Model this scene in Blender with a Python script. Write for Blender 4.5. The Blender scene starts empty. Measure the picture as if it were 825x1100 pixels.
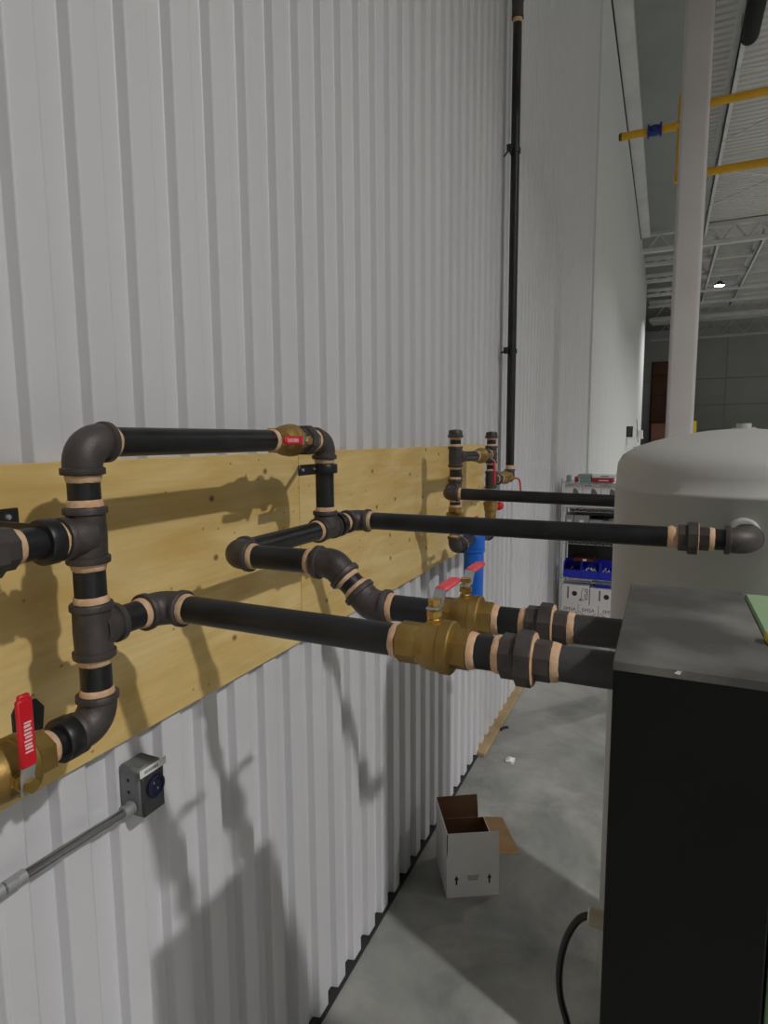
import bpy, math, random
from mathutils import Vector, Matrix
random.seed(7)
S = bpy.context.scene
COL = S.collection

# ------------------------------------------------------------------ camera
# fitted from the vanishing points of the photograph: 825x1100, f = 656.4 px
F_PX, YAW, PITCH, ROLL = 656.44, 0.429068, 0.119103, -0.0070302
cam_d = bpy.data.cameras.new('camera')
cam = bpy.data.objects.new('camera', cam_d); COL.objects.link(cam)
cam_d.sensor_fit = 'VERTICAL'; cam_d.sensor_height = 24.0
cam_d.lens = F_PX / 1100 * 24.0
cam_d.clip_start = 0.02; cam_d.clip_end = 200
cy, sy = math.cos(YAW), math.sin(YAW); cp, sp = math.cos(PITCH), math.sin(PITCH); cr, sr = math.cos(ROLL), math.sin(ROLL)
fwd = Vector((-sy*cp, cy*cp, -sp)); rt = Vector((cy, sy, 0)); up = rt.cross(fwd)
rx = rt*cr + up*sr; ux = up*cr - rt*sr
cam.matrix_world = Matrix(((rx.x, ux.x, -fwd.x, 1.05), (rx.y, ux.y, -fwd.y, 0), (rx.z, ux.z, -fwd.z, 2.1), (0, 0, 0, 1)))
S.camera = cam

# ------------------------------------------------------------------ world, exposure
w = bpy.data.worlds.new('world'); S.world = w; w.use_nodes = True
bg = w.node_tree.nodes['Background']; bg.inputs[0].default_value = (0.5, 0.52, 0.55, 1); bg.inputs[1].default_value = 0.1
S.view_settings.view_transform = 'Standard'; S.view_settings.look = 'None'
S.view_settings.gamma = 1; S.view_settings.use_curve_mapping = False
S.view_settings.exposure = -1.42

# high bay lamps of the hall, plus an added tank fill near the back wall: (x, y, watts); each gets its own housing and lens
LAMPS = [(7.8, -1.05, 1750, 'round high bay lamp nearest the cabinet, behind the camera to the right'), (15.4, -4.4, 3000, 'round high bay lamp of the second row, level with the plywood'), (9.0, -9.5, 520, 'round high bay lamp nearest the back wall of the hall'), (15.4, 5.2, 1900, 'round high bay lamp of the second row, level with the white column'),
         (7.8, 13.5, 1500, 'round high bay lamp of the first row, out of view past the column'), (7.8, 21.5, 1500, 'round high bay lamp of the first row just short of the nearest girder'), (2.85, 30.0, 700, 'round high bay lamp shining far down the hall right of the column'), (15.4, 18.0, 1400, 'round high bay lamp of the second row short of the nearest girder'), (12, 33.0, 1600, 'round high bay lamp farthest down the hall at the right')]
LAMP_Z = 8.35

# ------------------------------------------------------------------ materials
def new_mat(name, col, rough=.5, metal=0.0, emit=None, estr=0):
    m = bpy.data.materials.new(name); m.use_nodes = True
    b = m.node_tree.nodes['Principled BSDF']
    b.inputs['Base Color'].default_value = (*col, 1); b.inputs['Roughness'].default_value = rough; b.inputs['Metallic'].default_value = metal
    if emit: b.inputs['Emission Color'].default_value = (*emit, 1); b.inputs['Emission Strength'].default_value = estr
    return m
def N(m, t, **kw):
    n = m.node_tree.nodes.new(t)
    for k, v in kw.items(): setattr(n, k, v)
    return n
def LK(m, a, b): m.node_tree.links.new(a, b)
def noisy(name, c1, c2, scale=8, detail=4, rough=.5, rough2=None, metal=0, bump=0, bscale=None, lo=.35, hi=.65, stretch=(1, 1, 1)):
    m = new_mat(name, c1, rough, metal); b = m.node_tree.nodes['Principled BSDF']
    tc = N(m, 'ShaderNodeTexCoord'); mp = N(m, 'ShaderNodeMapping'); mp.inputs['Scale'].default_value = stretch
    LK(m, tc.outputs['Object'], mp.inputs['Vector'])
    n = N(m, 'ShaderNodeTexNoise'); n.inputs['Scale'].default_value = scale; n.inputs['Detail'].default_value = detail
    LK(m, mp.outputs[0], n.inputs['Vector'])
    r = N(m, 'ShaderNodeValToRGB'); e = r.color_ramp.elements
    e[0].position = lo; e[0].color = (*c1, 1); e[1].position = hi; e[1].color = (*c2, 1)
    LK(m, n.outputs['Fac'], r.inputs[0]); LK(m, r.outputs[0], b.inputs['Base Color'])
    if rough2 is not None:
        mr = N(m, 'ShaderNodeMapRange'); mr.inputs['To Min'].default_value = rough; mr.inputs['To Max'].default_value = rough2
        LK(m, n.outputs['Fac'], mr.inputs['Value']); LK(m, mr.outputs[0], b.inputs['Roughness'])
    if bump:
        n2 = N(m, 'ShaderNodeTexNoise'); n2.inputs['Scale'].default_value = bscale or scale*6; n2.inputs['Detail'].default_value = 3
        LK(m, mp.outputs[0], n2.inputs['Vector'])
        bp = N(m, 'ShaderNodeBump'); bp.inputs['Strength'].default_value = bump; bp.inputs['Distance'].default_value = .002
        LK(m, n2.outputs['Fac'], bp.inputs['Height']); LK(m, bp.outputs[0], b.inputs['Normal'])
    return m

M = {}
M['white_steel'] = noisy('white_wall_steel', (.625, .62, .64), (.66, .655, .67), 1.5, 5, .38, .5, stretch=(1, 1, .15))
M['white_smooth'] = noisy('white_wall_smooth', (.66, .675, .67), (.70, .71, .705), .7, 4, .5, stretch=(1, 1, .2))
M['dark_gap'] = new_mat('dark_gap', (.02, .02, .022), .9)
M['pipe'] = noisy('black_lacquered_pipe', (.006, .006, .007), (.018, .018, .02), 14, 6, .32, .5, 0, .08, 120, .4, .75)
M['dusty_pipe'] = noisy('grey_steel_nipple', (.060, .058, .057), (.085, .082, .080), 12, 5, .4, .55, .3, .06, 120)
M['iron'] = noisy('malleable_iron', (.056, .047, .046), (.092, .079, .076), 18, 5, .42, .55, .35, .35, 260)
M['sealant'] = noisy('thread_sealant', (.62, .36, .20), (.72, .50, .32), 60, 4, .75, bump=.5, bscale=220)
M['brass'] = noisy('forged_brass', (.27, .165, .045), (.40, .27, .085), 16, 5, .42, .55, .75, .25, 220)
M['brass_bright'] = noisy('brass_nut', (.55, .36, .10), (.62, .42, .14), 25, 3, .3, .4, .85)
M['zinc'] = noisy('zinc_plate', (.40, .41, .42), (.52, .53, .54), 14, 4, .35, .5, .6)
M['conduit'] = noisy('galvanised_conduit', (.36, .37, .38), (.40, .41, .42), 6, 2, .20, .25, .95)
M['red_grip'] = noisy('red_vinyl_grip', (.60, .008, .018), (.68, .02, .03), 25, 3, .38, .45)
M['pink_grip'] = noisy('faded_red_grip', (.72, .055, .075), (.78, .10, .12), 25, 3, .42, .5)
M['clamp_black'] = new_mat('black_painted_clamp', (.012, .012, .013), .4)
M['screw'] = new_mat('bright_screw', (.8, .8, .8), .25, .9)
M['blue_filter'] = noisy('blue_filter_paint', (.005, .12, .60), (.008, .15, .68), 6, 2, .38, .45)
M['tank'] = noisy('grey_tank_paint', (.45, .45, .42), (.49, .485, .455), 2.2, 4, .42, .55, 0, .06, 60)
M['box_grey'] = noisy('grey_cast_box', (.16, .172, .172), (.21, .222, .222), 20, 4, .5, .6, .3)
M['dark_grey'] = new_mat('dark_grey_plastic', (.035, .037, .04), .45)
M['navy'] = new_mat('dark_blue_socket', (.008, .010, .035), .35)
M['white_label'] = noisy('white_label', (.72, .71, .69), (.78, .77, .75), 30, 3, .6)
M['ink'] = new_mat('black_ink', (.03, .028, .028), .7)
M['grey_ink'] = new_mat('grey_ink', (.16, .15, .145), .7)
M['white_ink'] = new_mat('pale_print', (.80, .55, .55), .6)
M['carton_white'] = noisy('white_faced_carton', (.74, .70, .69), (.80, .765, .75), 6, 4, .7)
M['kraft'] = noisy('kraft_board', (.42, .25, .11), (.48, .30, .14), 10, 4, .8)
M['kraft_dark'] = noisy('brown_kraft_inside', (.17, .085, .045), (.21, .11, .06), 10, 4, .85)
M['cabinet_black'] = noisy('black_cabinet_paint', (.0035, .0042, .0038), (.006, .0068, .006), 6, 4, .6, .7); M['cabinet_black'].node_tree.nodes['Principled BSDF'].inputs['Specular IOR Level'].default_value = .2
M['green'] = noisy('green_cabinet_paint', (.26, .40, .215), (.30, .44, .25), 5, 4, .5)
M['yellow'] = new_mat('yellow_tag', (.75, .55, .01), .5)
M['gas_yellow'] = noisy('yellow_gas_pipe', (.62, .33, .006), (.70, .38, .01), 6, 3, .45)
M['valve_blue'] = new_mat('blue_valve', (.012, .03, .20), .45)
M['beige'] = new_mat('beige_connector', (.50, .45, .34), .55)
M['rubber'] = new_mat('black_rubber', (.010, .010, .011), .5)
M['column'] = noisy('white_column_paint', (.56, .52, .515), (.61, .575, .565), 2, 4, .5)
M['beam'] = noisy('white_beam_paint', (.50, .505, .50), (.58, .58, .57), 2, 3, .55)
M['deck'] = new_mat('roof_deck', (.50, .49, .47), .6)
M['roof_grey'] = noisy('grey_roof_liner', (.20, .215, .20), (.235, .25, .235), .6, 3, .7)
M['far_wall'] = noisy('grey_far_wall', (.42, .435, .41), (.47, .485, .455), .5, 3, .7)
M['brown_door'] = noisy('brown_door_paint', (.14, .055, .028), (.18, .075, .04), 1, 3, .6)
M['chrome'] = new_mat('chrome_wire', (.6, .6, .6), .25, .9)
M['bin_blue'] = new_mat('blue_bin_plastic', (.015, .025, .48), .4)
M['bin_grey'] = new_mat('grey_bin_plastic', (.30, .30, .31), .5)
M['red_carton'] = new_mat('red_carton', (.33, .02, .03), .55)
M['teal_carton'] = new_mat('teal_carton', (.16, .36, .31), .55)
M['dark_red'] = new_mat('dark_red_part', (.08, .012, .01), .5)
M['lens'] = new_mat('lamp_lens', (.9, .9, .9), .4, 0, (1, .98, .94), 60)
M['wood_sill'] = noisy('wood_sill', (.34, .24, .12), (.42, .31, .17), 12, 4, .8)

# plywood: rotary-cut grain, dark knots
def plywood():
    m = new_mat('plywood', (.6, .4, .15), .62); b = m.node_tree.nodes['Principled BSDF']
    tc = N(m, 'ShaderNodeTexCoord'); mp = N(m, 'ShaderNodeMapping'); mp.inputs['Scale'].default_value = (1, .8, 3.6)
    LK(m, tc.outputs['Object'], mp.inputs['Vector'])
    n = N(m, 'ShaderNodeTexNoise'); n.inputs['Scale'].default_value = 2.2; n.inputs['Detail'].default_value = 7; n.inputs['Distortion'].default_value = 1.4
    LK(m, mp.outputs[0], n.inputs['Vector'])
    r = N(m, 'ShaderNodeValToRGB'); e = r.color_ramp.elements
    e[0].position = .28; e[0].color = (.72, .465, .135, 1); e[1].position = .68; e[1].color = (.90, .675, .30, 1)
    LK(m, n.outputs['Fac'], r.inputs[0])
    g = N(m, 'ShaderNodeTexNoise'); g.inputs['Scale'].default_value = 30; g.inputs['Detail'].default_value = 5
    mp2 = N(m, 'ShaderNodeMapping'); mp2.inputs['Scale'].default_value = (1, .12, 3)
    LK(m, tc.outputs['Object'], mp2.inputs['Vector']); LK(m, mp2.outputs[0], g.inputs['Vector'])
    mx = N(m, 'ShaderNodeMix', data_type='RGBA', blend_type='MULTIPLY'); mx.inputs['Factor'].default_value = .22
    LK(m, r.outputs[0], mx.inputs[6]); LK(m, g.outputs['Fac'], mx.inputs[7])
    cur = mx.outputs[2]
    for sc, th, rnd, colr in ((5.2, .045, .95, (.16, .06, .02, 1)), (17.0, .055, 1.0, (.30, .14, .04, 1))):
        sx = N(m, 'ShaderNodeSeparateXYZ'); cx = N(m, 'ShaderNodeCombineXYZ'); LK(m, tc.outputs['Object'], sx.inputs[0])
        zs_ = N(m, 'ShaderNodeMath', operation='MULTIPLY'); zs_.inputs[1].default_value = 1.2; LK(m, sx.outputs[2], zs_.inputs[0])
        LK(m, sx.outputs[1], cx.inputs[0]); LK(m, zs_.outputs[0], cx.inputs[1]); mp3 = cx
        v = N(m, 'ShaderNodeTexVoronoi'); v.voronoi_dimensions = '2D'; v.inputs['Scale'].default_value = sc; v.inputs['Randomness'].default_value = rnd
        LK(m, mp3.outputs[0], v.inputs['Vector'])
        rr = N(m, 'ShaderNodeValToRGB'); q = rr.color_ramp.elements
        q[0].position = th*.55; q[0].color = (1, 1, 1, 1); q[1].position = th*1.5; q[1].color = (0, 0, 0, 1)
        LK(m, v.outputs['Distance'], rr.inputs[0])
        sep = N(m, 'ShaderNodeSeparateColor'); LK(m, v.outputs['Color'], sep.inputs[0])
        gt = N(m, 'ShaderNodeMath', operation='GREATER_THAN'); gt.inputs[1].default_value = .58 if sc < 10 else .88; LK(m, sep.outputs[0], gt.inputs[0])
        ml = N(m, 'ShaderNodeMath', operation='MULTIPLY'); LK(m, rr.outputs[0], ml.inputs[0]); LK(m, gt.outputs[0], ml.inputs[1])
        ms = N(m, 'ShaderNodeMath', operation='MULTIPLY'); ms.inputs[1].default_value = .85; LK(m, ml.outputs[0], ms.inputs[0])
        m2 = N(m, 'ShaderNodeMix', data_type='RGBA'); LK(m, ms.outputs[0], m2.inputs[0]); LK(m, cur, m2.inputs[6]); m2.inputs[7].default_value = colr
        cur = m2.outputs[2]
    LK(m, cur, b.inputs['Base Color'])
    bp = N(m, 'ShaderNodeBump'); bp.inputs['Strength'].default_value = .12; bp.inputs['Distance'].default_value = .002
    LK(m, g.outputs['Fac'], bp.inputs['Height']); LK(m, bp.outputs[0], b.inputs['Normal'])
    return m
M['plywood'] = plywood()

def concrete():
    m = new_mat('concrete', (.3, .3, .28), .55); b = m.node_tree.nodes['Principled BSDF']
    tc = N(m, 'ShaderNodeTexCoord')
    n = N(m, 'ShaderNodeTexNoise'); n.inputs['Scale'].default_value = 1.6; n.inputs['Detail'].default_value = 8; n.inputs['Roughness'].default_value = .62; n.inputs['Distortion'].default_value = .6
    LK(m, tc.outputs['Object'], n.inputs['Vector'])
    r = N(m, 'ShaderNodeValToRGB'); e = r.color_ramp.elements
    e[0].position = .36; e[0].color = (.175, .182, .172, 1); e[1].position = .64; e[1].color = (.35, .35, .325, 1)
    LK(m, n.outputs['Fac'], r.inputs[0])
    n2 = N(m, 'ShaderNodeTexNoise'); n2.inputs['Scale'].default_value = 2.6; n2.inputs['Detail'].default_value = 9; n2.inputs['Roughness'].default_value = .68; n2.inputs['Distortion'].default_value = .3
    LK(m, tc.outputs['Object'], n2.inputs['Vector'])
    r2 = N(m, 'ShaderNodeValToRGB'); q = r2.color_ramp.elements
    q[0].position = .50; q[0].color = (0, 0, 0, 1); q[1].position = .75; q[1].color = (.55, .55, .55, 1)
    LK(m, n2.outputs['Fac'], r2.inputs[0])
    mx = N(m, 'ShaderNodeMix', data_type='RGBA'); LK(m, r2.outputs[0], mx.inputs[0]); LK(m, r.outputs[0], mx.inputs[6]); mx.inputs[7].default_value = (.46, .44, .40, 1)
    LK(m, mx.outputs[2], b.inputs['Base Color'])
    mr = N(m, 'ShaderNodeMapRange'); mr.inputs['To Min'].default_value = .35; mr.inputs['To Max'].default_value = .7
    LK(m, n.outputs['Fac'], mr.inputs['Value']); LK(m, mr.outputs[0], b.inputs['Roughness'])
    return m
M['concrete'] = concrete()

# dust lying on the black cabinet top
def dusty_top():
    m = noisy('dusty_black_top', (.070, .068, .063), (.24, .235, .215), 5.5, 7, .5, .65, 0, 0, None, .44, .72, (1, 1, 1))
    return m
M['dusty_top'] = dusty_top()

# ------------------------------------------------------------------ geometry helpers
X_, Y_, Z_ = Vector((1, 0, 0)), Vector((0, 1, 0)), Vector((0, 0, 1))
def V(*a): return Vector(a)
def frame(d):
    d = d.normalized(); a = Z_ if abs(d.z) < .9 else X_
    u = a.cross(d).normalized(); return u, d.cross(u).normalized()

class G:
    def __init__(s): s.v = []; s.f = []
    def add(s, vs, fs):
        k = len(s.v); s.v += [tuple(p) for p in vs]; s.f += [tuple(i+k for i in f) for f in fs]; return s
    def box(s, lo, hi, mat=None):
        x0, y0, z0 = lo; x1, y1, z1 = hi
        vs = [V(x0, y0, z0), V(x1, y0, z0), V(x1, y1, z0), V(x0, y1, z0), V(x0, y0, z1), V(x1, y0, z1), V(x1, y1, z1), V(x0, y1, z1)]
        if mat: vs = [mat @ p for p in vs]
        return s.add(vs, [(0, 3, 2, 1), (4, 5, 6, 7), (0, 1, 5, 4), (1, 2, 6, 5), (2, 3, 7, 6), (3, 0, 4, 7)])
    def cbox(s, lo, hi, c, mat=None):      # chamfered box
        x0, y0, z0 = lo; x1, y1, z1 = hi; vs = []; idx = {}
        for ix, (xa, sx) in enumerate(((x0, 1), (x1, -1))):
            for iy, (ya, sy_) in enumerate(((y0, 1), (y1, -1))):
                for iz, (za, sz) in enumerate(((z0, 1), (z1, -1))):
                    for ax in range(3):
                        p = [xa, ya, za]
                        for a2, sg in enumerate((sx, sy_, sz)):
                            if a2 != ax: p[a2] += sg*c
                        idx[(ix, iy, iz, ax)] = len(vs); vs.append(V(*p))
        fs = []
        for ax in range(3):
            o = [a for a in range(3) if a != ax]
            for side in (0, 1):
                q = []
                for (a, b_) in ((0, 0), (1, 0), (1, 1), (0, 1)):
                    k = [0, 0, 0]; k[ax] = side; k[o[0]] = a; k[o[1]] = b_; q.append((k, a, b_))
                # face verts lie in plane ax=side: those points whose offset axis set excludes ax
                fs.append([idx[(*k, ax)] for k, _, _ in q])
        for ax in range(3):                # edges
            o = [a for a in range(3) if a != ax]
            for a in (0, 1):
                for b_ in (0, 1):
                    k0 = [0, 0, 0]; k0[o[0]] = a; k0[o[1]] = b_; k1 = list(k0); k1[ax] = 1
                    fs.append([idx[(*k0, o[0])], idx[(*k1, o[0])], idx[(*k1, o[1])], idx[(*k0, o[1])]])
        for ix in (0, 1):
            for iy in (0, 1):
                for iz in (0, 1): fs.append([idx[(ix, iy, iz, a)] for a in range(3)])
        if mat: vs = [mat @ p for p in vs]
        return s.add(vs, fs)
    def lathe(s, o, d, prof, n=28, ph=0, jit=0):
        """prof: (t, r) along d from o"""
        o = Vector(o); d = Vector(d).normalized(); u, w_ = frame(d); vs = []; fs = []
        for t, r in prof:
            for i in range(n):
                a = ph + 2*math.pi*i/n
                tj = t + (random.uniform(-jit, jit) if jit else 0); rj = r*(1 + (random.uniform(-jit, jit)*8 if jit else 0))
                vs.append(o + d*tj + (u*math.cos(a) + w_*math.sin(a))*rj)
        m_ = len(prof)
        for k in range(m_-1):
            for i in range(n):
                j = (i+1) % n; fs.append((k*n+i, k*n+j, (k+1)*n+j, (k+1)*n+i))
        if prof[0][1] > 1e-5: fs.append(tuple(reversed(range(n))))
        if prof[-1][1] > 1e-5: fs.append(tuple((m_-1)*n+i for i in range(n)))
        return s.add(vs, fs)
    def cyl(s, a, b, r, n=20): a = Vector(a); b = Vector(b); return s.lathe(a, b-a, [(0, r), ((b-a).length, r)], n)
    def tube(s, pts, r, n=14, caps=True):
        pts = [Vector(p) for p in pts]; rs = r if isinstance(r, (list, tuple)) else [r]*len(pts); vs = []; fs = []
        t0 = (pts[1]-pts[0]).normalized(); u, w_ = frame(t0)
        for k, p in enumerate(pts):
            t = (pts[min(k+1, len(pts)-1)] - pts[max(k-1, 0)]).normalized()
            u = (u - t*u.dot(t)).normalized(); w_ = t.cross(u)
            for i in range(n):
                a = 2*math.pi*i/n; vs.append(p + (u*math.cos(a) + w_*math.sin(a))*rs[k])
        for k in range(len(pts)-1):
            for i in range(n):
                j = (i+1) % n; fs.append((k*n+i, k*n+j, (k+1)*n+j, (k+1)*n+i))
        if caps: fs.append(tuple(reversed(range(n)))); fs.append(tuple((len(pts)-1)*n+i for i in range(n)))
        return s.add(vs, fs)
    def plate(s, pts, h):
        """polygon pts extruded by vector h"""
        n = len(pts); pts = [Vector(p) for p in pts]; h = Vector(h)
        vs = pts + [p+h for p in pts]
        fs = [tuple(range(n)), tuple(reversed(range(n, 2*n)))] + [(i, i+n, (i+1) % n+n, (i+1) % n) for i in range(n)]
        return s.add(vs, fs)

def mesh_of(name, g, m, smooth=True, ang=38):
    me = bpy.data.meshes.new(name); me.from_pydata(g.v, [], g.f); me.update()
    me.materials.append(M[m] if isinstance(m, str) else m)
    import bmesh
    bm = bmesh.new(); bm.from_mesh(me); bmesh.ops.recalc_face_normals(bm, faces=bm.faces); bm.to_mesh(me); bm.free()
    if smooth:
        me.polygons.foreach_set('use_smooth', [True]*len(me.polygons)); me.set_sharp_from_angle(angle=math.radians(ang))
    return me
def tag(o, label=None, cat=None, group=None, kind=None):
    if label: o['label'] = label
    if cat: o['category'] = cat
    if group: o['group'] = group
    if kind: o['kind'] = kind
    return o
def thing(name, loc, label, cat, group=None):
    o = bpy.data.objects.new(name, None); o.empty_display_size = .05; COL.objects.link(o); o.location = loc
    return tag(o, label, cat, group)
def org(o):
    p = Vector((0, 0, 0))
    while o: p = p + o.location; o = o.parent
    return p
def part(name, g, m, parent, label=None, smooth=True, ang=38):
    off = org(parent)
    g2 = G(); g2.v = [(p[0]-off.x, p[1]-off.y, p[2]-off.z) for p in g.v]; g2.f = g.f
    o = bpy.data.objects.new(name, mesh_of(name, g2, m, smooth, ang)); COL.objects.link(o); o.parent = parent
    if label: o['label'] = label
    return o
def solo(name, g, m, label, cat, group=None, loc=(0, 0, 0), smooth=True):
    loc = Vector(loc); g2 = G(); g2.v = [(p[0]-loc.x, p[1]-loc.y, p[2]-loc.z) for p in g.v]; g2.f = g.f
    o = bpy.data.objects.new(name, mesh_of(name, g2, m, smooth)); COL.objects.link(o); o.location = loc
    return tag(o, label, cat, group)
def struct(name, g, m, smooth=False, parent=None):
    o = bpy.data.objects.new(name, mesh_of(name, g, m, smooth)); COL.objects.link(o)
    if parent: o.parent = parent
    else: o['kind'] = 'structure'
    return o
def copy_tree(o, parent=None):
    c = o.copy(); COL.objects.link(c)
    if parent: c.parent = parent
    for ch in list(o.children): copy_tree(ch, c)
    return c
def text_geo(body, size, origin, ux_, uy_, thick=.0006, align='CENTER'):
    cu = bpy.data.curves.new('t', 'FONT'); cu.body = body; cu.size = size; cu.align_x = align; cu.align_y = 'CENTER'; cu.resolution_u = 2
    ob = bpy.data.objects.new('t', cu); COL.objects.link(ob)
    dg = bpy.context.evaluated_depsgraph_get(); me = bpy.data.meshes.new_from_object(ob.evaluated_get(dg))
    g = G(); o = Vector(origin); ux_ = Vector(ux_).normalized(); uy_ = Vector(uy_).normalized()
    g.add([o + ux_*p.co.x + uy_*p.co.y for p in me.vertices], [tuple(p.vertices) for p in me.polygons])
    bpy.data.objects.remove(ob); bpy.data.curves.remove(cu); bpy.data.meshes.remove(me)
    return g

# ------------------------------------------------------------------ the hall: floor, walls, roof
HX, HY0, HY1, HZ = 24.0, -15.0, 46.0, 9.15
struct('floor', G().box((-.3, HY0, -.2), (HX, HY1, 0)), 'concrete')

# left wall: ribbed steel liner sheets, 135.5 mm pitch, six ribs a sheet
PITCH_R = .1355
wall_left = struct('wall_left', G().box((-.30, HY0, -.2), (-.055, 32.0, HZ)), 'dark_gap')
def sheet_mesh(pts, mat):
  prof = []
  for k in range(6):
    prof += [(k*PITCH_R+a_, b_) for a_, b_ in pts]
  prof += [(6*PITCH_R+pts[0][0], pts[0][1]), (6*PITCH_R+.010, .0006)]
  g = G(); zs = (.012, HZ)
  vs = [V(x, y, z) for z in zs for (y, x) in prof] + [V(x-.0012, y, z) for z in zs for (y, x) in prof]
  n = len(prof); fs = []
  for i in range(n-1):
    fs += [(i, i+1, n+i+1, n+i), (2*n+i+1, 2*n+i, 3*n+i, 3*n+i+1), (i, 2*n+i, 2*n+i+1, i+1)]
  g.add(vs, fs)
  return mesh_of('wall_panel', g, mat, False)
# crest ends where the dark groove starts: y0 tuned to the groove edges measured in the photograph
sheet_me = sheet_mesh([(-.0010, -.0030), (.0008, -.0008), (.0035, 0), (.058, 0), (.0605, -.0008), (.0625, -.003), (.067, -.025), (.069, -.0275), (.1255, -.0275), (.1285, -.0255)], 'white_steel')
shallow_me = sheet_mesh([(0, -.0008), (.003, 0), (.060, 0), (.063, -.0008), (.066, -.006), (.1295, -.006)], 'white_steel')
SH = 6*PITCH_R; y0 = .757 - .1355*6*19 - .1355 + .0005
k = 0
while y0 + k*SH < 9.0:
    if y0 + k*SH > HY0 - .1:
        o = bpy.data.objects.new('wall_panel', sheet_me if y0 + k*SH < 4.2 else shallow_me); COL.objects.link(o); o.parent = wall_left; o.location = (0, y0 + k*SH, 0)
    k += 1
ye = y0 + k*SH
# beyond the jamb strip the wall is smooth insulated panel
SP = 1.15; yy = ye + .18; g = G().cbox((-.045, 0, .03), (0, SP-.006, HZ), .003); smooth_me = mesh_of('wall_panel', g, 'white_smooth', False)
while yy + SP < 32.3:
    o = bpy.data.objects.new('wall_panel', smooth_me); COL.objects.link(o); o.parent = wall_left; o.location = (0, yy, 0); yy += SP
struct('trim_1', G().cbox((-.04, ye+.005, .0), (.03, ye+.175, HZ), .006), 'white_smooth')
struct('trim_2', G().cbox((-.03, 3.75, .0), (.055, 8.9, .028), .004), 'wood_sill')
struct('baseboard_left', G().box((-.05, HY0, .0), (.010, 3.74, .011)), 'dark_gap')  # black strip standing in for the shaded gap under the sheets

# far wall with tall panels
wall_far = struct('wall_far', G().box((-8, HY1+.03, -.2), (HX, HY1+.3, HZ)), 'roof_grey')
rows = [(0, 2.56), (2.59, 4.16), (4.19, 5.86), (5.89, HZ)]
for z0, z1 in rows:
    me = mesh_of('wall_panel', G().cbox((0, 0, z0), (3.185, .12, z1), .01), 'far_wall', False)
    for i in range(-2, 7):
        o = bpy.data.objects.new('wall_panel', me); COL.objects.link(o); o.parent = wall_far; o.location = (1.3 + i*3.2, HY1, 0)
door = struct('door_1', G().box((.05, HY1-.10, 0), (1.9, HY1, 7.1)), 'dark_gap')
for z0, z1 in ((0.02, 2.1), (2.13, 3.1), (3.13, 4.9), (4.93, 6.2), (6.23, 7.08)):
    part('door_panel', G().cbox((.09, HY1-.16, z0), (1.86, HY1-.06, z1), .02), 'brown_door', door, smooth=False)
struct('wall_right', G().box((HX, HY0, -.2), (HX+.2, HY1+.3, HZ)), 'far_wall')
struct('wall_back', G().box((-.3, HY0-.2, -.2), (HX, HY0, HZ)), 'white_smooth')

# roof: ribbed deck, flat liner strip beside the wall
g = G(); ys = []; y = HY0
while y < HY1+.3: ys += [(y, 0), (y+.08, 0), (y+.10, .035), (y+.18, .035)]; y += .20
vs = [V(x, yv, HZ+dz) for x in (1.35, HX) for yv, dz in ys]; n = len(ys)
g.add(vs, [(i, i+1, n+i+1, n+i) for i in range(n-1)])
ceil = struct('ceiling', g, 'deck')
part('roof_liner', G().box((-.3, HY0, HZ-.12), (1.5, 23.6, HZ+.02)), 'roof_grey', ceil, smooth=False)
part('roof_liner', G().box((-8, 23.7, HZ), (1.5, HY1+.3, HZ+.05)), 'roof_grey', ceil, smooth=False)
part('eave_gap', G().box((0.001, HY0, HZ-.345), (.02, 23.6, HZ-.30)), 'dark_gap', ceil, smooth=False)
part('eave_angle', G().box((0.005, HY0, HZ-.30), (.30, 23.6, HZ-.12)), 'beam', ceil, smooth=False)
part('roof_lid', G().box((-8.2, HY0-.2, HZ+.2), (HX+.2, HY1+.3, HZ+.3)), 'roof_grey', ceil, smooth=False)

# open web girders across the hall
def girder(y, z0, z1, label, group, x0=0.02, x1=HX-.05, step=.75, w_=.10):
    t = thing('roof_girder', (x0, y, z0), label, 'beam', group)
    part('top_chord', G().cbox((x0, y-w_, z1-.14), (x1, y+w_, z1), .01), 'beam', t, smooth=False)
    part('bottom_chord', G().cbox((x0, y-w_, z0), (x1, y+w_, z0+.14), .01), 'beam', t, smooth=False)
    g = G(); x = x0+.2; kk = 0
    while x + step < x1:
        g.cyl((x, y, z0+.1), (x+step/2, y, z1-.1), .03, 6); g.cyl((x+step/2, y, z1-.1), (x+step, y, z0+.1), .03, 6); x += step
    tag(part('web_bars', g, 'beam', t), kind='stuff')
girder(23.9, 8.42, 9.12, 'nearest white open web roof girder spanning the hall behind the column', 'white roof girders')
girder(36.2, 8.15, 9.1, 'deep white roof girder crossing the far hall past the lit lamp', 'white roof girders', step=1.2, w_=.2)
girder(42.5, 8.0, 9.1, 'farthest white roof girder just in front of the grey end wall', 'white roof girders', step=1.2)
for i, (y, z) in enumerate(((26.6, 8.98), (29.0, 8.9), (31.6, 8.85), (34.0, 8.8), (39.0, 8.85))):
    girder(y, z-.36, z, ['first slim roof joist past the nearest girder', 'slim roof joist just in front of the lit lamp', 'slim roof joist just past the lit lamp', 'slim roof joist in front of the deep far girder', 'slim roof joist behind the deep far girder'][i], 'slim roof joists', step=.9, w_=.05)
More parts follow.
